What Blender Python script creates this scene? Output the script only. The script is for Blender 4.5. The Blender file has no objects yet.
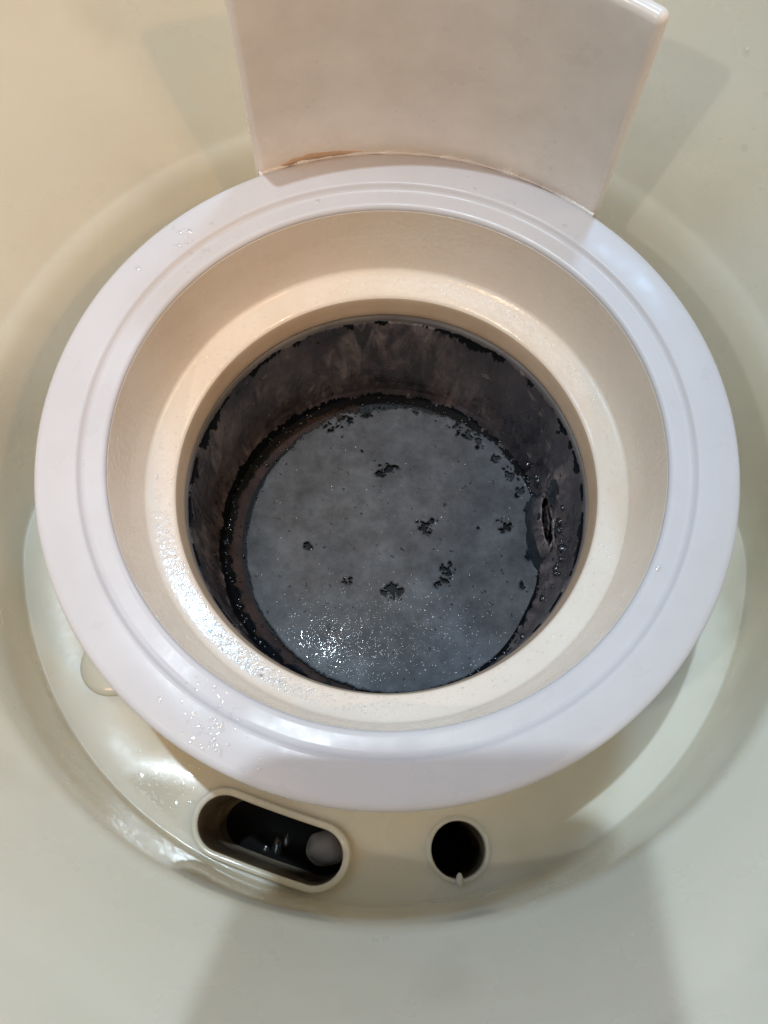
import bpy, bmesh, math, random
from mathutils import Vector, Matrix, noise
from mathutils.geometry import delaunay_2d_cdt

MM = 0.001
PI = math.pi
sc = bpy.context.scene
COL = sc.collection

# ------------------------------------------------------------------ camera
CAM = Vector((-0.486, -71.938, 169.259))            # millimetres, ring centre at the origin
TILT, ROLL, FPX = 0.327058, 0.023453, 919.578
ct, st, cr, sr = math.cos(TILT), math.sin(TILT), math.cos(ROLL), math.sin(ROLL)
FWD = Vector((0, st, -ct)); UP0 = Vector((0, ct, st)); RT0 = Vector((1, 0, 0))
RIGHT = cr*RT0 + sr*UP0
UP = -sr*RT0 + cr*UP0
cd = bpy.data.cameras.new('camera'); cam = bpy.data.objects.new('camera', cd); COL.objects.link(cam)
cd.sensor_fit = 'HORIZONTAL'; cd.sensor_width = 36.0; cd.lens = 36.0*FPX/768.0
cd.clip_start = 0.002; cd.clip_end = 20
cam.matrix_world = Matrix.Translation(CAM*MM) @ Matrix((RIGHT, UP, -FWD)).transposed().to_4x4()
sc.camera = cam

# ------------------------------------------------------------------ room light
w = bpy.data.worlds.new('World'); sc.world = w; w.use_nodes = True
bg = w.node_tree.nodes['Background']
bg.inputs['Color'].default_value = (1.0, 0.965, 0.92, 1); bg.inputs['Strength'].default_value = 0.17

def lamp(name, pos, target, size, power, col):
    ld = bpy.data.lights.new(name, 'AREA'); ld.shape = 'DISK'; ld.size = size; ld.energy = power; ld.color = col
    o = bpy.data.objects.new(name, ld); COL.objects.link(o)
    o.location = Vector(pos)*MM
    o.rotation_euler = (Vector(target)-Vector(pos)).to_track_quat('-Z', 'Y').to_euler()
    return o
lamp('ceiling_lamp', (-105, 150, 1000), (0, 0, 0), 0.018, 4.8, (0.73, 0.885, 1.0))
lamp('lamp_back', (260, 540, 660), (0, 0, 0), 0.12, 2.4, (0.40, 0.67, 1.0))
lamp('lamp_side', (-620, 60, 620), (0, 0, 0), 0.30, 1.05, (0.40, 0.67, 1.0))
lamp('lamp_front', (-338, -269, 572), (0, 0, 0), 0.02, 0.62, (1.0, 0.94, 0.82))
lamp('lamp_warm', (620, 60, 620), (0, 0, 0), 0.30, 0.90, (1.0, 0.72, 0.36))
lamp('lamp_low', (450, -250, 260), (0, 0, 0), 0.12, 0.34, (1.0, 0.56, 0.30))
def spot(name, pos, target, cone, power, col, radius):
    ld = bpy.data.lights.new(name, 'SPOT'); ld.energy = power; ld.color = col; ld.shadow_soft_size = radius
    ld.spot_size = math.radians(cone); ld.spot_blend = 1.0
    o = bpy.data.objects.new(name, ld); COL.objects.link(o); o.location = Vector(pos)*MM
    o.rotation_euler = (Vector(target)-Vector(pos)).to_track_quat('-Z', 'Y').to_euler()
    return o
spot('spot_warm', (-200, -150, 500), (-80, 20, 0), 26, 3.4, (1.0, 0.62, 0.34), 0.05)
spot('spot_right', (340, -262, 600), (-80, 45, 0), 30, 3.0, (1.0, 0.56, 0.27), 0.012)

sc.view_settings.view_transform = 'Standard'; sc.view_settings.look = 'None'
sc.view_settings.exposure = 0.0; sc.view_settings.gamma = 1.0; sc.view_settings.use_curve_mapping = False
sc.cycles.max_bounces = 16; sc.cycles.diffuse_bounces = 12

# ------------------------------------------------------------------ helpers
def tag(o, label=None, cat=None, group=None, kind=None):
    if label: o['label'] = label
    if cat: o['category'] = cat
    if group: o['group'] = group
    if kind: o['kind'] = kind
    return o
def thing(name, label, cat, loc=(0, 0, 0)):
    o = bpy.data.objects.new(name, None); COL.objects.link(o); o.location = Vector(loc)*MM
    o.empty_display_size = 0.01
    return tag(o, label, cat)
def obj(name, bm, mats, parent=None, smooth=True):
    """bmesh in millimetres, world coordinates -> one mesh object"""
    off = Vector((0, 0, 0))
    if parent is not None:
        pr = parent
        while pr is not None:
            off += pr.location; pr = pr.parent
    for v in bm.verts: v.co = v.co*MM - off
    me = bpy.data.meshes.new(name); bm.to_mesh(me); bm.free()
    for m in (mats if isinstance(mats, (list, tuple)) else [mats]): me.materials.append(m)
    if smooth: me.polygons.foreach_set('use_smooth', [True]*len(me.polygons))
    o = bpy.data.objects.new(name, me); COL.objects.link(o)
    if parent is not None: o.parent = parent
    return o
def revolve(bm, prof, n=288, a0=0.0, a1=None, closed=False, wob=None):
    full = a1 is None
    m = n if full else n+1
    rings = []
    for i in range(m):
        a = a0 + (2*PI if full else (a1-a0))*i/n
        ca, sa = math.cos(a), math.sin(a)
        rings.append([bm.verts.new((r*ca, r*sa, z)) for r, z in prof])
    k = len(prof)
    for i in range(n):
        A, B = rings[i], rings[(i+1) % m]
        for j in range(k if closed else k-1):
            j2 = (j+1) % k
            bm.faces.new((A[j], B[j], B[j2], A[j2]))
    if not full and closed:
        bm.faces.new(rings[0]); bm.faces.new(rings[-1][::-1])
    return rings
def smooth_profile(pts, it=2):
    """Chaikin corner cutting of an open profile"""
    for _ in range(it):
        q = [pts[0]]
        for a, b in zip(pts[:-1], pts[1:]):
            q.append((a[0]*.75+b[0]*.25, a[1]*.75+b[1]*.25)); q.append((a[0]*.25+b[0]*.75, a[1]*.25+b[1]*.75))
        q.append(pts[-1]); pts = q
    return pts
def n3(x, y, z=0.0): return noise.noise(Vector((x, y, z)))
def fbm(x, y, z=0.0, o=4):
    s, a, f = 0, 1, 1
    for _ in range(o):
        s += a*n3(x*f, y*f, z*f+7.3); a *= .5; f *= 2.1
    return s

# ------------------------------------------------------------------ materials
def mat(name, base, rough=0.4, var=None, var_scale=20.0, bump=0.0, bump_scale=200.0, coat=0.0, coat_rough=0.1,
        rough_var=0.0, sss=0.0, spec=0.5, metallic=0.0, stretch=None, detail=6, speck=None, fine=None):
    m = bpy.data.materials.new(name); m.use_nodes = True
    nt = m.node_tree; N = nt.nodes; L = nt.links
    b = N['Principled BSDF']
    b.inputs['Base Color'].default_value = (*base, 1); b.inputs['Roughness'].default_value = rough
    b.inputs['Specular IOR Level'].default_value = spec; b.inputs['Metallic'].default_value = metallic
    b.inputs['Coat Weight'].default_value = coat; b.inputs['Coat Roughness'].default_value = coat_rough
    if sss:
        b.inputs['Subsurface Weight'].default_value = sss
        b.inputs['Subsurface Radius'].default_value = (1.0, 0.75, 0.5); b.inputs['Subsurface Scale'].default_value = 0.012
    tc = N.new('ShaderNodeTexCoord'); mp = N.new('ShaderNodeMapping'); L.new(tc.outputs['Object'], mp.inputs['Vector'])
    if stretch: mp.inputs['Scale'].default_value = stretch
    colour = None
    if var is not None:
        t = N.new('ShaderNodeTexNoise'); t.inputs['Scale'].default_value = var_scale; t.inputs['Detail'].default_value = detail
        t.inputs['Roughness'].default_value = 0.62
        L.new(mp.outputs[0], t.inputs['Vector'])
        r = N.new('ShaderNodeValToRGB'); r.color_ramp.elements[0].position = 0.36; r.color_ramp.elements[1].position = 0.66
        r.color_ramp.elements[0].color = (*var, 1); r.color_ramp.elements[1].color = (*base, 1)
        L.new(t.outputs['Fac'], r.inputs['Fac']); colour = r.outputs['Color']
        if rough_var:
            mr = N.new('ShaderNodeMapRange'); mr.inputs['To Min'].default_value = max(0.02, rough-rough_var)
            mr.inputs['To Max'].default_value = rough+rough_var; mr.inputs['From Min'].default_value = .3; mr.inputs['From Max'].default_value = .7
            t2 = N.new('ShaderNodeTexNoise'); t2.inputs['Scale'].default_value = var_scale*2.3; t2.inputs['Detail'].default_value = 5
            L.new(mp.outputs[0], t2.inputs['Vector']); L.new(t2.outputs['Fac'], mr.inputs['Value']); L.new(mr.outputs[0], b.inputs['Roughness'])
    if speck is not None:
        scol, sscale, thr, soft = speck if len(speck) == 4 else (*speck, .03)
        t = N.new('ShaderNodeTexNoise'); t.inputs['Scale'].default_value = sscale; t.inputs['Detail'].default_value = 3
        L.new(tc.outputs['Object'], t.inputs['Vector'])
        r = N.new('ShaderNodeValToRGB'); r.color_ramp.elements[0].position = thr; r.color_ramp.elements[1].position = min(1.0, thr+soft)
        r.color_ramp.elements[0].color = (0, 0, 0, 1); r.color_ramp.elements[1].color = (1, 1, 1, 1)
        L.new(t.outputs['Fac'], r.inputs['Fac'])
        mx = N.new('ShaderNodeMix'); mx.data_type = 'RGBA'
        L.new(r.outputs['Color'], mx.inputs['Factor'])
        if colour is not None: L.new(colour, mx.inputs['A'])
        else: mx.inputs['A'].default_value = (*base, 1)
        mx.inputs['B'].default_value = (*scol, 1); colour = mx.outputs['Result']
    if fine is not None and colour is not None:
        t = N.new('ShaderNodeTexNoise'); t.inputs['Scale'].default_value = fine[0]; t.inputs['Detail'].default_value = 8; t.inputs['Roughness'].default_value = .7
        L.new(tc.outputs['Object'], t.inputs['Vector'])
        mr = N.new('ShaderNodeMapRange'); mr.inputs['From Min'].default_value = .35; mr.inputs['From Max'].default_value = .65
        mr.inputs['To Min'].default_value = 1-fine[1]; mr.inputs['To Max'].default_value = 1+fine[1]; L.new(t.outputs['Fac'], mr.inputs['Value'])
        vm = N.new('ShaderNodeVectorMath'); vm.operation = 'SCALE'; L.new(colour, vm.inputs[0]); L.new(mr.outputs[0], vm.inputs['Scale']); colour = vm.outputs[0]
    if colour is not None: L.new(colour, b.inputs['Base Color'])
    if bump:
        t = N.new('ShaderNodeTexNoise'); t.inputs['Scale'].default_value = bump_scale; t.inputs['Detail'].default_value = 5
        L.new(tc.outputs['Object'], t.inputs['Vector'])
        bp = N.new('ShaderNodeBump'); bp.inputs['Strength'].default_value = bump; bp.inputs['Distance'].default_value = 0.0005
        L.new(t.outputs['Fac'], bp.inputs['Height']); L.new(bp.outputs[0], b.inputs['Normal'])
        if coat: L.new(bp.outputs[0], b.inputs['Coat Normal'])
    return m
M = {}
M['ivory'] = mat('ivory_plastic', (0.775, 0.73, 0.605), 0.33, var=(0.735, 0.685, 0.56), var_scale=16, bump=0.05, bump_scale=420, rough_var=0.16, coat=0.40, coat_rough=0.06,
                 speck=((0.62, 0.575, 0.46), 34, 0.56, 0.28), sss=0.5)
M['white'] = mat('white_plastic', (0.603, 0.580, 0.592), 0.34, var=(0.572, 0.55, 0.56), var_scale=40, bump=0.04, bump_scale=500, rough_var=0.14, spec=0.3)
M['cream'] = mat('cream_bounce_plastic', (0.86, 0.755, 0.645), 0.30, var=(0.82, 0.70, 0.58), var_scale=45, bump=0.16, bump_scale=800, rough_var=0.12, coat=0.6, coat_rough=0.07)  # step is cream; on the wall the cream stands in for warm bounced light
M['lip'] = mat('warm_lit_lip', (0.60, 0.46, 0.33), 0.35, var=(0.52, 0.38, 0.26), var_scale=60, bump=0.05)  # tan put into the colour for warm light on the steep lip
M['plate'] = mat('plate_plastic', (0.83, 0.765, 0.71), 0.36, var=(0.77, 0.695, 0.63), var_scale=26, bump=0.05, bump_scale=260, rough_var=0.18, coat=0.3, coat_rough=0.12, fine=(90, .05))
M['black'] = mat('hollow_shade', (0.006, 0.006, 0.007), 0.6)  # black end faces stand in for the shade deep in the tubes
M['metal'] = mat('pot_metal', (0.20, 0.185, 0.18), 0.42, var=(0.13, 0.12, 0.12), var_scale=60, bump=0.1, bump_scale=600)
M['film'] = mat('dried_film', (0.088, 0.075, 0.084), 0.32, var=(0.013, 0.012, 0.017), var_scale=75, bump=0.25, bump_scale=420,
                coat=0.6, coat_rough=0.10, rough_var=0.14, stretch=(1, 1, 0.45), speck=((0.16, 0.135, 0.125), 260, 0.66))
M['tar'] = mat('black_residue', (0.006, 0.008, 0.011), 0.40, var=(0.003, 0.004, 0.005), var_scale=300, bump=0.12, bump_scale=500, spec=0.10)
M['crust'] = mat('grey_crust', (0.104, 0.110, 0.124), 0.55, var=(0.060, 0.064, 0.073), var_scale=62, bump=0.05, bump_scale=1500,
                 coat=0.04, coat_rough=0.25, rough_var=0.12, spec=0.25, speck=((0.010, 0.010, 0.012), 620, 0.672, .04), detail=9, fine=(260, .26))
M['wet'] = mat('wet_black_film', (0.022, 0.030, 0.042), 0.14, var=(0.008, 0.011, 0.016), var_scale=150, bump=0.15, bump_scale=300, coat=1.0, coat_rough=0.12)
def add_streaks(m):
    nt = m.node_tree; N = nt.nodes; L = nt.links; b = N['Principled BSDF']
    tc = N.new('ShaderNodeTexCoord'); sp = N.new('ShaderNodeSeparateXYZ'); L.new(tc.outputs['Object'], sp.inputs[0])
    at = N.new('ShaderNodeMath'); at.operation = 'ARCTAN2'; L.new(sp.outputs['Y'], at.inputs[0]); L.new(sp.outputs['X'], at.inputs[1])
    ml = N.new('ShaderNodeMath'); ml.operation = 'MULTIPLY'; ml.inputs[1].default_value = 0.045; L.new(at.outputs[0], ml.inputs[0])
    cb = N.new('ShaderNodeCombineXYZ'); L.new(ml.outputs[0], cb.inputs['X']); L.new(sp.outputs['Z'], cb.inputs['Y'])
    mp = N.new('ShaderNodeMapping'); mp.inputs['Rotation'].default_value = (0, 0, 0.5); mp.inputs['Scale'].default_value = (260, 70, 1)
    L.new(cb.outputs[0], mp.inputs['Vector'])
    t = N.new('ShaderNodeTexNoise'); t.inputs['Scale'].default_value = 1.0; t.inputs['Detail'].default_value = 8; t.inputs['Roughness'].default_value = .65; t.inputs['Distortion'].default_value = .8
    L.new(mp.outputs[0], t.inputs['Vector'])
    r = N.new('ShaderNodeValToRGB'); r.color_ramp.elements[0].position = 0.43; r.color_ramp.elements[1].position = 0.64
    r.color_ramp.elements[0].color = (0, 0, 0, 1); r.color_ramp.elements[1].color = (.75, .75, .75, 1)
    L.new(t.outputs['Fac'], r.inputs['Fac'])
    t3 = N.new('ShaderNodeTexNoise'); t3.inputs['Scale'].default_value = 48; t3.inputs['Detail'].default_value = 4; L.new(tc.outputs['Object'], t3.inputs['Vector'])
    m3 = N.new('ShaderNodeMapRange'); m3.inputs['From Min'].default_value = .42; m3.inputs['From Max'].default_value = .60; L.new(t3.outputs['Fac'], m3.inputs['Value'])
    mm = N.new('ShaderNodeMath'); mm.operation = 'MULTIPLY'; L.new(r.outputs['Color'], mm.inputs[0]); L.new(m3.outputs[0], mm.inputs[1])
    src = b.inputs['Base Color'].links[0].from_socket
    mx = N.new('ShaderNodeMix'); mx.data_type = 'RGBA'; L.new(mm.outputs[0], mx.inputs['Factor']); L.new(src, mx.inputs['A'])
    mx.inputs['B'].default_value = (0.30, 0.25, 0.24, 1); L.new(mx.outputs['Result'], b.inputs['Base Color'])
add_streaks(M['film'])
M['brown'] = mat('warm_lit_residue', (0.060, 0.036, 0.030), 0.6, var=(0.020, 0.014, 0.014), var_scale=120, spec=0.15, bump=0.1, bump_scale=700)  # brown put into the colour for warm light on the left foot
M['reflection'] = mat('tan_reflection', (0.52, 0.34, 0.22), 0.35, var=(0.60, 0.45, 0.33), var_scale=120)  # tan sliver stands in for a warm reflection in the joint gap
M['tube'] = mat('stained_tube', (0.34, 0.29, 0.21), 0.28, var=(0.12, 0.10, 0.075), var_scale=90, bump=0.3, bump_scale=400)
M['glue'] = mat('clear_bead', (0.78, 0.75, 0.73), 0.12, coat=0.6, coat_rough=0.05, bump=0.2, bump_scale=500)
M['phone'] = mat('phone_black', (0.02, 0.02, 0.022), 0.3)
wm = bpy.data.materials.new('water'); wm.use_nodes = True
nt = wm.node_tree; nt.nodes.remove(nt.nodes['Principled BSDF'])
tr = nt.nodes.new('ShaderNodeBsdfTransparent'); gl = nt.nodes.new('ShaderNodeBsdfGlossy'); mx = nt.nodes.new('ShaderNodeMixShader')
gl.inputs['Roughness'].default_value = 0.18; mx.inputs[0].default_value = 0.10
nt.links.new(tr.outputs[0], mx.inputs[1]); nt.links.new(gl.outputs[0], mx.inputs[2])
nt.links.new(mx.outputs[0], nt.nodes['Material Output'].inputs['Surface'])
M['water'] = wm
wf = wm.copy(); wf.name = 'water_film'; M['water_film'] = wf
for nd in wf.node_tree.nodes:
    if nd.type == 'MIX_SHADER': nd.inputs[0].default_value = 0.07
    if nd.type == 'BSDF_GLOSSY': nd.inputs['Roughness'].default_value = 0.10

# ================================================================== basin
FZ = -45.0
basin = thing('basin', 'large glossy ivory plastic basin surrounding the white ring', 'basin', (0, 0, FZ))
NB = 288
SL = 0.5
prof = smooth_profile([(87.3, FZ), (88.3, FZ), (88.6, FZ+1.6), (89.2, -16), (89.8, -11.5), (92.2, -7.5), (96, 0), (112, 32), (130, 68)], 3)
prof += [(131.5, 70.5), (133.5, 71.5), (136, 71), (137, 69), (137, 60), (120, -20), (104, -100), (52, -100), (52, FZ)]
bm = bmesh.new()
revolve(bm, prof, NB)
# floor with the two openings, cut as a real hole each
SLOT_A, SLOT_B = Vector((-33.8, -72.7)), Vector((-13.6, -79.0))
SLOT_R = 6.0
HOLE_C, HOLE_R = Vector((17.6, -76.9)), 6.0
def stadium(A, B, r, n=20, bend=0.15):
    d = (B-A); Ln = d.length; d.normalize(); nrm = Vector((-d.y, d.x))
    pts = []
    a0 = math.atan2(d.y, d.x)
    # points along: lower side, right cap, upper side, left cap
    for i in range(9):
        pts.append(A + d*Ln*i/8 - nrm*r)
    for i in range(1, n): 
        a = a0 - PI/2 + PI*i/n; pts.append(B + Vector((math.cos(a), math.sin(a)))*r)
    for i in range(9): pts.append(B - d*Ln*i/8 + nrm*r)
    for i in range(1, n):
        a = a0 + PI/2 + PI*i/n; pts.append(A + Vector((math.cos(a), math.sin(a)))*r)
    out = []
    for p in pts:                                  # gentle bend so that the slot follows the ring
        t = ((p-A).dot(d)/Ln)*2-1
        out.append(p + nrm*(bend*(t*t)-bend*.5))
    return out
def circle(c, r, n=64): return [c + Vector((math.cos(2*PI*i/n), math.sin(2*PI*i/n)))*r for i in range(n)]
loops = [[Vector((87.3*math.cos(2*PI*i/NB), 87.3*math.sin(2*PI*i/NB))) for i in range(NB)],
         [Vector((52*math.cos(2*PI*i/NB), 52*math.sin(2*PI*i/NB))) for i in range(NB)],
         stadium(SLOT_A, SLOT_B, SLOT_R+0.9), circle(HOLE_C, HOLE_R+0.5)]
vs, es = [], []
for lp in loops:
    k = len(vs); vs += lp; es += [(k+i, k+(i+1) % len(lp)) for i in range(len(lp))]
ov, oe, of, *_ = delaunay_2d_cdt(vs, es, [], 0, 1e-6)
from mathutils.geometry import intersect_point_tri_2d
def inside(p, lp):
    c = False
    for i in range(len(lp)):
        a, b2 = lp[i], lp[i-1]
        if (a.y > p.y) != (b2.y > p.y) and p.x < (b2.x-a.x)*(p.y-a.y)/(b2.y-a.y)+a.x: c = not c
    return c
bv = [bm.verts.new((v.x, v.y, FZ)) for v in ov]
for f in of:
    c = sum((ov[i] for i in f), Vector((0, 0)))/len(f)
    if inside(c, loops[0]) and not any(inside(c, l) for l in loops[1:]):
        try: bm.faces.new([bv[i] for i in f])
        except ValueError: pass
bmesh.ops.remove_doubles(bm, verts=bm.verts, dist=1e-4)
bmesh.ops.recalc_face_normals(bm, faces=bm.faces)
for v in bm.verts:                                     # behind the ring the channel wall leans in towards the floor
    r_ = math.hypot(v.co.x, v.co.y)
    if 70 < r_ < 92 and FZ-.5 < v.co.z < -10:
        w_ = min(1, max(0, (v.co.y/r_+.15)/.6)); w_ = w_*w_*(3-2*w_)
        k = 1 - .145*w_*min(1, (-10-v.co.z)/35)
        v.co.x *= k; v.co.y *= k
bowl = obj('bowl', bm, M['ivory'], basin)

def collar(outline_fn, r_in, r_out, z_top, z_deep, split=None):
    """raised lip round an opening and the tube below it; faces deeper than split take material 1"""
    bm = bmesh.new()
    mid = (r_in+r_out)/2
    steps = [(r_out+.5, FZ-.05), (r_out+.10, FZ+.12), (r_out, FZ+.2), (r_out, z_top-.3), (r_out-.2, z_top-.08), (mid, z_top), (r_in+.25, z_top-.12), (r_in, z_top-.5),
             (r_in, z_top-3), (r_in, (z_top+z_deep)/2), (r_in, z_deep)]
    rings = []
    for r, z in steps:
        rings.append([bm.verts.new((p.x, p.y, z)) for p in outline_fn(r)])
    n = len(rings[0])
    for A, B, s in zip(rings[:-1], rings[1:], steps[1:]):
        for i in range(n):
            f = bm.faces.new((A[i], A[(i+1) % n], B[(i+1) % n], B[i]))
            if split is not None and s[1] < split and s[0] <= r_in+.01: f.material_index = 1
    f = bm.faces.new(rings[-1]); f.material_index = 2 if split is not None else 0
    bmesh.ops.recalc_face_normals(bm, faces=bm.faces)
    return bm
sc_o = obj('slot_collar', collar(lambda r: stadium(SLOT_A, SLOT_B, r), SLOT_R-0.1, SLOT_R+1.35, FZ+2.6, -84, FZ+2.0), [M['ivory'], M['tube'], M['black']], basin)
tag(sc_o, 'raised oblong collar round the slot in the basin floor')
hc_o = obj('hole_collar', collar(lambda r: circle(HOLE_C, r), HOLE_R, HOLE_R+0.8, FZ+.42, -98, FZ-5), [M['ivory'], M['tube'], M['black']], basin)
tag(hc_o, 'thin collar round the small round hole')
# small moulding nick on the near edge of the round hole
bm = bmesh.new()
bmesh.ops.create_icosphere(bm, subdivisions=3, radius=1.0)
for v in bm.verts:
    v.co = Vector((v.co.x*0.75+.05*n3(v.co.x*3, v.co.y*3), v.co.y*1.5, v.co.z*0.8)) + Vector((HOLE_C.x+0.1, HOLE_C.y-HOLE_R-0.1, FZ+.6))
obj('nick', bm, M['ivory'], hc_o)
# low round boss half hidden under the ring
bm = bmesh.new()
bp = smooth_profile([(0, FZ+1.3), (5.4, FZ+1.3), (7.0, FZ+.9), (7.4, FZ-.05)], 2)
revolve(bm, bp, 64)
bmesh.ops.remove_doubles(bm, verts=bm.verts, dist=1e-4)
bmesh.ops.translate(bm, verts=bm.verts, vec=(-62.8, -38.2, 0))
obj('round_boss', bm, M['ivory'], basin)
# bottom of the slot channel: pale lump at one end
bm = bmesh.new(); bmesh.ops.create_icosphere(bm, subdivisions=4, radius=1.0)
for v in bm.verts:
    q = v.co.copy(); k = 1+.16*n3(q.x*1.3, q.y*1.3, q.z*1.3+4)
    v.co = Vector((q.x*5.0*k, q.y*4.3*k, q.z*6.5*k)) + Vector((SLOT_B.x+1.2, SLOT_B.y+1.2, -66.5))
po = obj('slot_plug', bm, M['plate']); tag(po, 'small pale rounded lump down inside the oblong slot', 'plug')

# ================================================================== white ring with its upright plate
ring = thing('ring_seat', 'white plastic ring with stepped flange and upright back plate', 'ring', (0, 0, FZ))
fl = [(56.0, -1.6), (56.02, -0.9), (56.2, -0.35), (56.7, -0.05), (57.4, 0.03), (59.6, 0.03), (60.2, 0.10), (60.7, 0.30), (61.05, 0.62),
      (61.3, 0.98), (61.55, 1.14), (62.0, 1.2), (65, 1.18), (68.3, 1.05), (69.2, 0.85), (69.75, 0.35), (69.95, -0.4), (70.0, -1.4), (69.9, -3.6), (69.4, -4.6), (68.6, -5.0),
      (59.5, -5.0), (57.2, -5.6), (56.9, -5.2)]
bm = bmesh.new(); revolve(bm, fl, 384, closed=True); bmesh.ops.recalc_face_normals(bm, faces=bm.faces)
for v in bm.verts:
    a = math.atan2(v.co.y, v.co.x); v.co.z += 0.10*n3(math.cos(a)*2, math.sin(a)*2, 3.1)
obj('flange', bm, M['white'], ring)
cup = smooth_profile([(55.95, -1.2), (55.75, -3.5), (55.1, -9), (53.9, -15), (53.1, -18.2), (52.7, -19.0), (51.9, -19.5), (50.6, -20.05), (47.9, -21.1), (47.1, -21.5), (46.75, -22.0)], 2)
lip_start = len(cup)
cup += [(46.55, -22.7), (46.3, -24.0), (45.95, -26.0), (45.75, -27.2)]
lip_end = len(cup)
cup += [(45.9, -28.2), (48, -28.4), (53, -24), (56.8, -16), (56.8, -5.3), (56.6, -2)]
bm = bmesh.new(); revolve(bm, cup, 384, closed=True); bmesh.ops.recalc_face_normals(bm, faces=bm.faces)
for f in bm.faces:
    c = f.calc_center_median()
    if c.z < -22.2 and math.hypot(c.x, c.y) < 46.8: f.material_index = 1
tag(obj('inner_cup', bm, [M['cream'], M['lip']], ring), 'funnel wall with warm bounced light painted cream, and cream step, inside the ring')
bm = bmesh.new(); revolve(bm, [(50.0, -27.0), (57.5, -20), (57.5, FZ+2), (58.2, FZ)], 192); bmesh.ops.recalc_face_normals(bm, faces=bm.faces)
obj('pedestal', bm, M['ivory'], ring)
# back plate: upright arc following the rim of the ring
PA0, PA1 = math.radians(51.4), math.radians(115.2)
PZ0, PZ1, PT = -6.0, 51.6, 3.6
RC = 1.65
bm = bmesh.new()
def plate_section(inset):
    """rounded slab section as (arc length, depth) pairs, shrunk by inset"""
    half = 70.4*(PA1-PA0)/2 - inset; d0, d1 = inset, PT-inset; rc = max(.05, RC-inset)
    out = []
    for cx, cy, a0 in ((half-rc, d1-rc, 0), (-half+rc, d1-rc, PI/2), (-half+rc, d0+rc, PI), (half-rc, d0+rc, 1.5*PI)):
        for k in range(9):
            a = a0+PI/2*k/8; out.append((cx+rc*math.cos(a), cy+rc*math.sin(a)))
        if a0 in (0, PI):                              # long faces follow the arc
            sgn = -1 if a0 == 0 else 1
            yy = d1 if a0 == 0 else d0
            for k in range(1, 60): out.append((sgn*(-(half-rc)+2*(half-rc)*k/60), yy))
    return out
am = (PA0+PA1)/2
levels = [(PZ0, 0.0)] + [(PZ0+(PZ1-RC-PZ0)*k/24, 0.0) for k in range(1, 25)] + [(PZ1-RC+RC*math.sin(PI/2*k/6), RC*(1-math.cos(PI/2*k/6))) for k in range(1, 7)]
rings_ = []
for z, ins in levels:
    row = []
    for sarc, d in plate_section(ins):
        a = am + sarc/70.4; r = 70.3 + d + .15*n3(sarc*.03, z*.04, 2)*(1 if d < 2 else 0)
        row.append(bm.verts.new((r*math.cos(a), r*math.sin(a), z)))
    rings_.append(row)
n = len(rings_[0])
for A, B in zip(rings_[:-1], rings_[1:]):
    for i in range(n): bm.faces.new((A[i], A[(i+1) % n], B[(i+1) % n], B[i]))
bm.faces.new(rings_[0][::-1]); bm.faces.new(rings_[-1])
bmesh.ops.recalc_face_normals(bm, faces=bm.faces)
plate = obj('back_plate', bm, M['plate'], ring); tag(plate, 'upright pinkish white plate behind the ring')
# wet uneven bead in the joint between plate and ring
bm = bmesh.new(); NS = 220
rows = []
for i in range(NS+1):
    a = PA0 + (PA1-PA0)*i/NS
    rad = 0.48 + 0.34*fbm(i*.09, 3.0) + (0.35 if abs(i-int(NS*.27)) < 6 else 0)
    rad = max(.10, rad)
    rows.append([bm.verts.new(((70.1+rad*.9*math.cos(t))*math.cos(a), (70.1+rad*.9*math.cos(t))*math.sin(a), 0.35+rad*1.1*math.sin(t))) for t in [2*PI*k/10 for k in range(10)]])
for i in range(NS):
    for k in range(10): bm.faces.new((rows[i][k], rows[i][(k+1) % 10], rows[i+1][(k+1) % 10], rows[i+1][k]))
bmesh.ops.recalc_face_normals(bm, faces=bm.faces)
obj('seam_bead', bm, M['glue'], plate)
bm = bmesh.new(); NS = 90; rows = []
for i in range(NS+1):
    t = i/NS; a = math.radians(94.5 + 17.5*t)
    h = (math.sin(PI*min(1, t*1.05))**.6)*(0.8+1.6*t)*(1+.25*fbm(t*9, 1.0)) if 0 < t < 1 else .02
    h = max(.02, h)
    rows.append([bm.verts.new((r*math.cos(a), r*math.sin(a), z)) for r, z in ((70.42, 0.0), (69.95, 0.4), (69.98, .5+h*.5), (70.12, .5+h), (70.5, .5+h))])
for i in range(NS):
    for k in range(4): bm.faces.new((rows[i][k], rows[i][k+1], rows[i+1][k+1], rows[i+1][k]))
bmesh.ops.recalc_face_normals(bm, faces=bm.faces)
tag(obj('seam_reflection', bm, M['reflection'], plate), 'tan sliver painted for a warm reflection in the joint gap below the plate')

# ================================================================== dark pot
PF = -68.5
pot = thing('sunken_pot', 'dark round metal pot sunk in the middle of the ring', 'pot', (0, 0, PF))
wall = [(45.75, -28.4), (45.6, -30), (44.5, -61), (44.1, -64), (43.0, -66.6), (41.0, -68.1), (38.5, PF), (0.01, PF)]
wall2 = [(0.01, PF-1.2), (42, PF-1.2), (45.4, -66), (46.7, -29), (46.7, -28.4)]
bm = bmesh.new(); revolve(bm, wall+wall2, 256, closed=True); bmesh.ops.remove_doubles(bm, verts=bm.verts, dist=1e-3); bmesh.ops.recalc_face_normals(bm, faces=bm.faces)
obj('pot_body', bm, M['metal'], pot)

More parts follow.
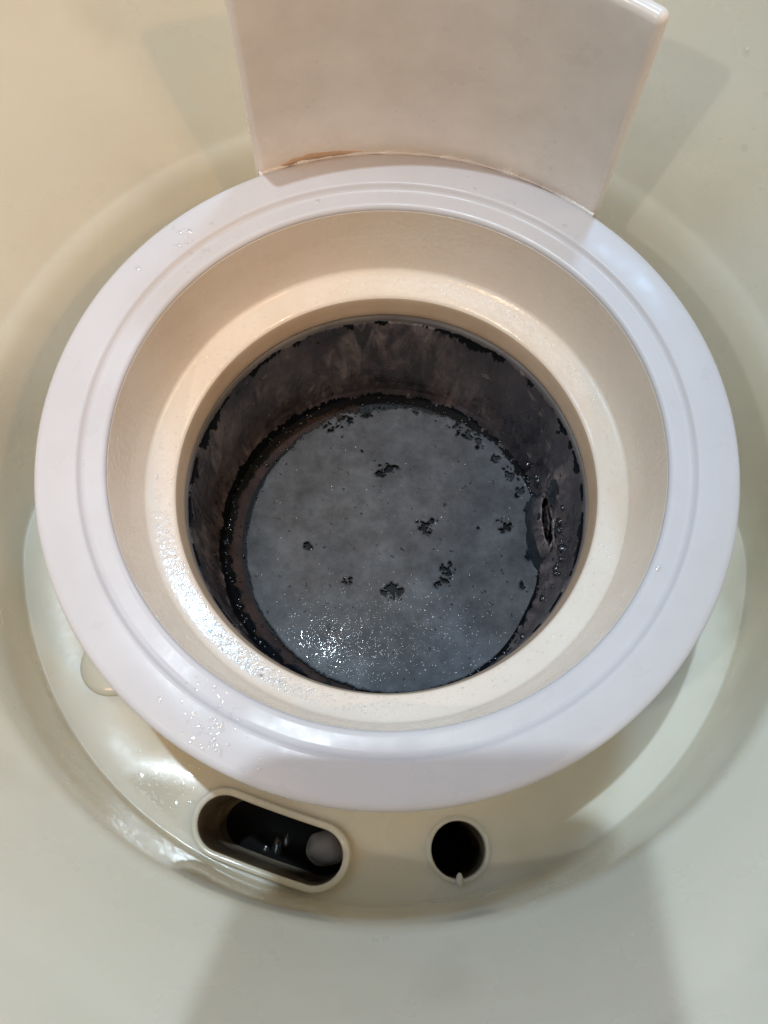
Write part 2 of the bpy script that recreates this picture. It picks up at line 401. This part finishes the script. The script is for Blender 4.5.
# dried film on the wall: ragged upper edge, tar along the foot, wet bulges at the right
NA, NZ = 1000, 96
path = [(45.6, -30.0), (44.5, -61), (44.1, -64), (43.0, -66.6), (41.0, -68.1), (38.5, PF)]
seg = [math.hypot(b[0]-a[0], b[1]-a[1]) for a, b in zip(path[:-1], path[1:])]
PL = sum(seg)
def path_at(t):
    d = t*PL
    for (a, b), l in zip(zip(path[:-1], path[1:]), seg):
        if d <= l:
            k = d/l; tx, tz = (b[0]-a[0])/l, (b[1]-a[1])/l
            return a[0]+(b[0]-a[0])*k, a[1]+(b[1]-a[1])*k, tz, -tx       # point, inward normal
        d -= l
    return path[-1][0], path[-1][1], 0.0, 1.0
bm = bmesh.new(); rows = []
for i in range(NA):
    a = 2*PI*i/NA; ca, sa = math.cos(a), math.sin(a)
    top = 0.012 + 0.016*fbm(ca*9, sa*9, 1.0) + 0.012*n3(ca*45, sa*45, 5)
    s_ = (a if a < PI else a-2*PI)*44.0
    row = []
    for j in range(NZ+1):
        t = max(0.0, top) + (1-max(0.0, top))*j/NZ
        r, z, nr, nz_ = path_at(t)
        d = 0.30 + 0.12*fbm(ca*22, sa*22, z*.16, 4) + 0.05*n3(ca*70, sa*70, z*.9)
        g = math.exp(-((s_-9)/4.5)**2 - ((z+52)/6.0)**2)*1.6 + math.exp(-((s_+9.5)/4.0)**2 - ((z+60)/5.0)**2)*2.6
        g += math.exp(-((s_+21)/6.5)**2 - ((z+65)/3.0)**2)*2.0 + math.exp(-((s_-3)/9)**2 - ((z+62)/6.0)**2)*1.4
        wm_ = min(1.0, g)
        d += g*(1+.35*fbm(s_*.22, z*.2, 6.0)) + wm_*(.55*fbm(s_*.45, z*.45, 3.0, 3)+.3)
        if z < -64: d = .25 + (d-.25)*.25
        if j == 0: d = -0.10
        row.append(bm.verts.new(((r+nr*d)*ca, (r+nr*d)*sa, z+nz_*d)))
    rows.append(row)
for i in range(NA):
    a = 2*PI*(i+.5)/NA; ca, sa = math.cos(a), math.sin(a)
    s_ = (a if a < PI else a-2*PI)*44.0
    A, Bq = rows[i], rows[(i+1) % NA]
    chip = fbm(ca*7.0, sa*7.0, 11.0, 6) + .25*n3(ca*55, sa*55, 3)
    left = max(0.0, -ca)
    for j in range(NZ):
        f = bm.faces.new((A[j], A[j+1], Bq[j+1], Bq[j]))
        z = (A[j].co.z+Bq[j+1].co.z)*.5
        t = j/NZ
        edge = (0.012 + 0.13*max(0, chip-.05)) if chip > 0.02 else 0.0
        edge *= 1 + .8*n3(ca*75, sa*75, 2)
        nz2 = -66.2 + 2.6*left + (1.0+left)*fbm(ca*12, sa*12, 4.0) + .6*n3(ca*60, sa*60, z)
        blob = fbm(ca*16, sa*16, z*.3, 5)
        wet = math.exp(-((s_-9)/4.0)**2 - ((z+52)/6.5)**2) + math.exp(-((s_+21)/5.0)**2 - ((z+65)/2.6)**2) + .25*fbm(s_*.4, z*.4, 9)
        rad = math.hypot(A[j].co.x, A[j].co.y)
        if t < edge or z < nz2 or blob > 0.92:
            f.material_index = 3 if (z < nz2 and left > .2 and rad < 41.2+1.5*fbm(ca*14, sa*14, 1)) else 1
        elif wet > .55: f.material_index = 2
bmesh.ops.recalc_face_normals(bm, faces=bm.faces)
fo = obj('wall_film', bm, [M['film'], M['tar'], M['wet'], M['brown']], pot); tag(fo, 'brownish black dried film with ragged edge on the pot wall')

# torn pocket standing off the wall at the right: a ragged lip round a narrow dark gap
bm = bmesh.new()
pc = Vector((41.9, 3.2)); NQ = 120
prof_p = [(-0.2, -67.5), (0.0, -60), (0.05, -57.2), (0.30, -56.3), (0.75, -56.5), (1.2, -58.2), (1.9, -61.5), (2.8, -65), (4.2, -68.0)]
rows = []
for i in range(NQ):
    t = 2*PI*i/NQ; ca, sa = math.cos(t), math.sin(t)
    row = []
    for d, z in prof_p:
        wob_ = .32*fbm(ca*1.9, sa*1.9, z*.10+3, 4) + .12*n3(ca*9, sa*9, z*.3)
        ax, ay = 0.85+d+wob_, 6.1+d*1.5+wob_*2.2
        rise = 1.6*ca + .9*fbm(ca*2.2, sa*2.2, 9, 4)
        row.append(bm.verts.new((pc.x + ax*ca - .07*ay*sa, pc.y + ay*sa, z + (rise if z > -66 else 0))))
    rows.append(row)
for i in range(NQ):
    for k in range(len(prof_p)-1):
        f = bm.faces.new((rows[i][k], rows[(i+1) % NQ][k], rows[(i+1) % NQ][k+1], rows[i][k+1]))
        if k <= 1: f.material_index = 1
        elif k >= 6 or n3(i*.13, k*.9) > .35: f.material_index = 2
bmesh.ops.recalc_face_normals(bm, faces=bm.faces)
tag(obj('film_pocket', bm, [M['film'], M['tar'], M['wet']], pot), 'torn film pocket with a dark narrow slit')

# ================================================================== grey crust on the pot floor
CZ = -67.1
CC = Vector((2.7, -0.4)); CR = 40.0
pits = [(0.6, 21.1, 1.62), (-1.6, 19.5, 1.01), (2.5, 21.7, 0.81), (10.7, 4.2, 1.82), (12.8, 6.0, 1.01), (8.8, 5.6, 0.61), (16.6, -7.4, 1.62), (14.8, -11.0, 1.22), (17.7, -8.7, 1.01), (2.1, -13.2, 1.62), (4.2, -13.9, 1.22), (0.0, -14.6, 1.01),
        (-10.1, -11.8, 1.01), (-9.3, -10.7, 0.61), (-22.8, -0.3, 0.61), (-20.9, -1.6, 1.01), (32.6, 4.7, 1.42), (30.2, 6.7, 0.61), (-12.1, 35.8, 2.0), (-16.1, 32.7, 1.4), (-6.5, 36.9, 1.1), (18.8, 33.6, 1.3), (22.5, 31.4, 1.5), (25.8, 29.0, 1.3),
        (29.9, 24.2, 1.3), (33.4, 20.2, 1.5), (36.6, 15.2, 1.3), (39.0, 10.6, 1.2), (39.6, 4.1, 1.4), (39.0, -3.0, 1.2), (36.5, -11.3, 1.0), (-7.0, 26.2, 0.5), (22.9, 12.2, 0.45), (25.0, 4.3, 0.35), (9.4, -5.1, 0.35), (-14.6, -5.6, 0.35), (20.1, -1.5, 0.35)]
G = 0.25; K = int(44/G)
bm = bmesh.new(); grid = {}
def crust_in(x, y):
    a = math.atan2(y-CC.y, x-CC.x)
    rr = math.hypot(x-CC.x, y-CC.y)
    rag = 0.9 if (-0.6 < a < 2.4) else 0.25
    lim = CR + rag*(1.3*fbm(math.cos(a)*7, math.sin(a)*7, 2.0, 5)) + rag*.8*n3(x*.9, y*.9, 1)
    if rr > lim: return False
    if rr > CR-2.5 and 0.0 < a < 2.2 and fbm(x*.42, y*.42, 8.0) > 0.5: return False
    for px, py, pr in pits:
        dx, dy = x-px, y-py
        if abs(dx) < 3*pr and abs(dy) < 3*pr:
            if math.hypot(dx, dy) < pr*(0.72 + 1.5*fbm(x*.62, y*.62, px, 4)): return False
    return True
def gv(i, j):
    k = (i, j)
    if k not in grid:
        x, y = i*G + CC.x, j*G + CC.y
        x += .10*n3(x*3, y*3, 1); y += .10*n3(x*3, y*3, 5)
        z = CZ + 0.22*fbm(x*.045, y*.045, 3.0, 2) + .008*n3(x*.5, y*.5, 1.0)
        grid[k] = bm.verts.new((x, y, z))
    return grid[k]
for i in range(-K, K):
    for j in range(-K, K):
        if crust_in((i+.5)*G+CC.x, (j+.5)*G+CC.y):
            bm.faces.new((gv(i, j), gv(i+1, j), gv(i+1, j+1), gv(i, j+1)))
for v in bm.verts:                                     # lower the broken edges a little
    if v.is_boundary: v.co.z -= 0.22
nf = set(bm.faces)
res = bmesh.ops.extrude_edge_only(bm, edges=[e for e in bm.edges if e.is_boundary])
for f in bm.faces:
    if f not in nf: f.material_index = 1
for g in res['geom']:
    if isinstance(g, bmesh.types.BMVert): g.co.z = PF-.3
bmesh.ops.recalc_face_normals(bm, faces=bm.faces)
co = obj('residue_crust', bm, [M['crust'], M['tar']]); tag(co, 'cracked grey crust covering the floor of the dark pot', 'crust')
# black floor showing through the holes of the crust
bm = bmesh.new(); revolve(bm, [(0.01, PF+.12), (40.5, PF+.12)], 128); bmesh.ops.remove_doubles(bm, verts=bm.verts, dist=1e-3)
obj('tar_floor', bm, M['tar'], pot)

# crumbs in the gap between crust and wall
random.seed(4)
bm = bmesh.new()
foot = lambda r: -67.9 + max(0, r-41)**2*.42
def lump(bm, c, r, sq=.7):
    g = bmesh.ops.create_icosphere(bm, subdivisions=1, radius=r)
    rz = random.random()*6
    for v in g['verts']:
        q = v.co.copy(); k = 1+.45*n3(q.x/r+rz, q.y/r, q.z/r+rz)
        v.co = Vector((q.x*k, q.y*k, q.z*k*sq)) + Vector(c)
for i in range(420):
    a = random.gauss(0.9, 1.0) if random.random() < .75 else random.uniform(-PI, PI)
    rr = CR + random.gauss(0.3, 0.9) if random.random() < .7 else random.uniform(CR-.5, 42)
    x, y = CC.x+rr*math.cos(a), CC.y+rr*math.sin(a)
    if math.hypot(x, y) > 42.2: continue
    lump(bm, (x, y, CZ-.3+.5*random.random()), random.uniform(.12, .36))
for i in range(520):                                   # along the foot of the wall, thickest at the left and right
    a = random.gauss(PI*.93, .75) if random.random() < .5 else random.gauss(-.05, .55)
    rr = random.gauss(42.3, .55)
    if rr > 43.4: continue
    lump(bm, (rr*math.cos(a), rr*math.sin(a), foot(rr)+.15), random.choice((.08, .12, .2, .3, .55)))
for i in range(170):                                   # wet blobs stuck to the wall at the right
    a = random.gauss(-.12, .33); zz = random.uniform(-66, -47) if abs(a+.05) < .3 else random.uniform(-66.5, -61)
    r_ = 45.6-(abs(zz)-30)*.0355-.45
    lump(bm, (r_*math.cos(a), r_*math.sin(a), zz), random.choice((.3, .45, .6, .9, 1.3)), .8)
for px, py, pr in pits:
    for k in range(1 if pr > 1 else 0):
        t = random.random()*2*PI; q = pr*random.uniform(.2, 1.25)
        lump(bm, (px+q*math.cos(t), py+q*math.sin(t), CZ-.25+.3*random.random()), random.uniform(.10, .28))
tag(obj('residue_crumbs', bm, M['wet']), 'wet black crumbs along the broken edge of the grey crust', 'crumbs', kind='stuff')

# ================================================================== water
def beads(name, pts, label):
    """pts: list of (position, normal, radius): flattened half beads of water in one mesh"""
    bm = bmesh.new()
    for c, nrm, r in pts:
        q = Vector((0, 0, 1)).rotation_difference(nrm).to_matrix()
        e = random.uniform(.8, 1.3)
        seg = 10
        prof_ = [(1.0, -.03), (.92, .08), (.68, .17), (.36, .225)]
        rr = []
        for pr_, pz in prof_:
            rr.append([bm.verts.new(c + q @ Vector((pr_*r*e*math.cos(2*PI*k/seg), pr_*r/e*math.sin(2*PI*k/seg), pz*r))) for k in range(seg)])
        topv = bm.verts.new(c + q @ Vector((0, 0, .245*r)))
        for A, B_ in zip(rr[:-1], rr[1:]):
            for k in range(seg): bm.faces.new((A[k], A[(k+1) % seg], B_[(k+1) % seg], B_[k]))
        for k in range(seg): bm.faces.new((rr[-1][k], rr[-1][(k+1) % seg], topv))
    o = obj(name, bm, M['water']); tag(o, label, 'water', kind='stuff'); return o
random.seed(11)
Z = Vector((0, 0, 1))
pts = []
spots = [(-52.9, 54.3, 6, 3.8), (-43.5, 46.9, 12, 2.8), (-56.1, 39.8, 4, 2.5), (-56.0, 21.2, 2, 0.6), (-59.9, -6.6, 4, 0.9), (-37.4, -61.2, 6, 1.8), (-29.2, -63.6, 7, 2.0), (-23.1, -62.6, 3, 1.5), (-43.2, -56.1, 3, 2.5),
         (36.0, 47.9, 4, 1.5), (25.4, 56.5, 5, 1.5), (16.7, 60.2, 4, 1.5), (54.2, -27.1, 4, 1.5), (-20.9, 67.1, 3, 1.0), (51.6, -32.0, 2, 1.1), (-13.9, 58.0, 3, 1.8)]
for cx, cy, n, sd in spots:
    for k in range(n):
        x, y = random.gauss(cx, sd), random.gauss(cy, sd)
        rr = math.hypot(x, y)
        if 57 < rr < 59.8: z = .03
        elif 62 < rr < 69: z = 1.16
        else: continue
        pts.append((Vector((x, y, z)), Z, random.uniform(.28, .75)))
beads('ring_droplets', pts, 'scattered water droplets on the white ring')
pts = []
def cup_pt(a, t):
    r, z = 51.0+(47.4-51.0)*t, -19.88+(-21.28+19.88)*t
    n = Vector((-.36*math.cos(a), -.36*math.sin(a), .933))
    return Vector((r*math.cos(a), r*math.sin(a), z)), n
for k in range(1500):
    a = math.radians(random.gauss(232, 20)) if random.random() < .72 else random.uniform(0, 2*PI)
    c, n = cup_pt(a, random.uniform(.0, 1)); pts.append((c, n, random.choice((.12, .16, .2, .25, .36))))
for k in range(260):
    a = math.radians(random.gauss(45, 22)); c, n = cup_pt(a, random.gauss(.05, .07)); pts.append((c, n, random.choice((.12, .18, .28))))
beads('cup_droplets', pts, 'fine sparkling water droplets on the cream funnel step')
pts = []
def crust_z(x, y): return CZ + 0.22*fbm(x*.045, y*.045, 3.0, 2)
for k in range(1900):
    q = random.random()*.86
    if q < .45: x, y = random.gauss(-12, 8), random.gauss(-29, 6)
    elif q < .75: x, y = random.gauss(6, 14), random.gauss(-24, 8)
    else:
        t = random.random()*2*PI; rr = CR*math.sqrt(random.random()); x, y = CC.x+rr*math.cos(t), CC.y+rr*math.sin(t)
    if math.hypot(x-CC.x, y-CC.y) > CR-1 or not crust_in(x, y): continue
    pts.append((Vector((x, y, crust_z(x, y))), Z, random.choice((.10, .12, .15, .18, .22, .3))))
beads('crust_droplets', pts, 'fine glittering water droplets on the grey crust')
pts = []
def cone_pt(a, z):
    r = 96 + (z)*0.5
    return Vector((r*math.cos(a), r*math.sin(a), z)), Vector((-.894*math.cos(a), -.894*math.sin(a), .447))
for k in range(34):
    a = random.uniform(PA0+.06, PA1-.06); zz = abs(random.gauss(0, 14))+2
    pts.append((Vector((70.28*math.cos(a), 70.28*math.sin(a), zz)), Vector((-math.cos(a), -math.sin(a), 0)), random.choice((.2, .25, .35, .5))))
for k in range(26):
    c, n = cone_pt(math.radians(random.gauss(40, 7)), random.uniform(0, 32)); pts.append((c, n, random.choice((.3, .4, .6, .9))))
for k in range(50):
    c, n = cone_pt(random.uniform(0, 2*PI), random.uniform(-4, 45)); pts.append((c, n, random.choice((.15, .2, .3))))
for cx, cy, n, sd in [(-51.1, -65.9, 26, 3.9), (-39.7, -55.9, 6, 1.5), (-45.1, -59.3, 4, 1.5)]:
    for k in range(n):
        x, y = random.gauss(cx, sd), random.gauss(cy, sd)
        if 60 < math.hypot(x, y) < 86: pts.append((Vector((x, y, FZ)), Z, random.choice((.15, .2, .3, .45))))
beads('basin_droplets', pts, 'sparse water droplets clinging to the ivory basin')
def film(name, surf, nu, nv, mask, amp, fr, label):
    """thin rippled sheet of water lying on surf(u, v) -> point, normal; mask < 0 leaves it dry"""
    bm = bmesh.new(); V = {}
    for i in range(nu+1):
        for j in range(nv+1):
            c, n = surf(i/nu, j/nv); m = mask(c)
            h = .05 + amp*(fbm(c.x*fr, c.y*fr, c.z*fr, 3)) + .04
            V[i, j] = (c + n*max(.02, h)*min(1, max(0, m*4)), m)
    vv = {}
    def gvv(k):
        if k not in vv: vv[k] = bm.verts.new(V[k][0])
        return vv[k]
    for i in range(nu):
        for j in range(nv):
            ks = ((i, j), (i+1, j), (i+1, j+1), (i, j+1))
            if min(V[k][1] for k in ks) > 0: bm.faces.new([gvv(k) for k in ks])
    bmesh.ops.recalc_face_normals(bm, faces=bm.faces)
    tag(obj(name, bm, M['water_film']), label, 'water', kind='stuff')
def s_cup(u, v):
    a = math.radians(192+75*u); return cup_pt(a, v*1.05-.05)
film('cup_water', s_cup, 420, 30, lambda c: .9*n3(c.x*1.1, c.y*1.1, c.z)+.5*fbm(c.x*.25, c.y*.25, 4.0)+.42-1.1*abs(math.degrees(math.atan2(c.y, c.x))+360-229.5)/37, .08, 1.6, 'rippled wet sheen on the near left of the cream funnel step')
def s_ring(u, v):
    a = math.radians(120+140*u); r = 57.3+11.3*v
    z = .03 if r < 59.9 else (1.18 if r > 62 else .03+1.15*(r-59.9)/2.1)
    return Vector((r*math.cos(a), r*math.sin(a), z)), Z
def m_ring(c):
    a = (math.degrees(math.atan2(c.y, c.x))) % 360
    w_ = max(math.exp(-((a-134)/9)**2), 1.25*math.exp(-((a-240)/9)**2), .8*math.exp(-((a-186)/5)**2))
    return .9*n3(c.x*.9, c.y*.9, 7)+.4*fbm(c.x*.3, c.y*.3, 1)-.98+.75*w_
film('ring_water', s_ring, 620, 60, m_ring, .16, 1.3, 'small wet streaks along the left of the white ring')
def s_crust(u, v):
    x, y = -30+40*u, -40+22*v; return Vector((x, y, crust_z(x, y))), Z
film('crust_water', s_crust, 220, 120, lambda c: min(1.1*n3(c.x*1.25, c.y*1.25, 2.0)+.4*fbm(c.x*.2, c.y*.2, 5)+.30-.85*math.hypot((c.x+16)/15, (c.y+29)/8), (CR-1.2-math.hypot(c.x-CC.x, c.y-CC.y))*.5), .07, 1.6, 'rippled wet sheen on the near edge of the grey crust')
def s_floor(u, v):
    x, y = -64+30*u, -80+28*v; return Vector((x, y, FZ)), Z
film('floor_water', s_floor, 130, 120, lambda c: min(.7*n3(c.x*.9, c.y*.9, 1.0)+.5*fbm(c.x*.25, c.y*.25, 3)+.75-math.hypot((c.x+49)/9, (c.y+66)/7), (85.5-math.hypot(c.x, c.y))*.5, (math.hypot(c.x+34, c.y+73.4)-8.3)*.5), .06, 1.1, 'small bright puddle on the basin floor left of the slot')
pts = []
for c, r in (((-26.0, -77.5), 1.3), ((-23.6, -76.2), 1.0), ((-29, -78.5), .7)):
    pts.append((Vector((c[0], c[1], -83.9)), Z, r*1.6))
beads('slot_droplets', pts, 'few large drops down inside the oblong slot')

# ================================================================== the phone that takes the picture, above the ring
ph = thing('smartphone', 'black smartphone held level above the basin taking the picture', 'phone', tuple(CAM - FWD*2))
def slab(x0, x1, y0, y1, t0, t1, rc, seg=8):
    bm = bmesh.new(); lo, hi = [], []
    for cx, cy, a0 in ((x1-rc, y1-rc, 0), (x0+rc, y1-rc, PI/2), (x0+rc, y0+rc, PI), (x1-rc, y0+rc, 1.5*PI)):
        for k in range(seg+1):
            a = a0+PI/2*k/seg; q = CAM + RIGHT*(cx+rc*math.cos(a)) + UP*(cy+rc*math.sin(a))
            lo.append(bm.verts.new(q - FWD*t0)); hi.append(bm.verts.new(q - FWD*t1))
    n = len(lo)
    for i in range(n): bm.faces.new((lo[i], lo[(i+1) % n], hi[(i+1) % n], hi[i]))
    bm.faces.new(lo); bm.faces.new(hi[::-1]); bmesh.ops.recalc_face_normals(bm, faces=bm.faces)
    return bm
body = obj('phone_body', slab(-40, 20, -82, 57, 4.0, 12.0, 9), M['phone'], ph, smooth=False)
obj('camera_bump', slab(-12, 12, -12, 14, 2.6, 3.9, 6), M['phone'], body, smooth=False)
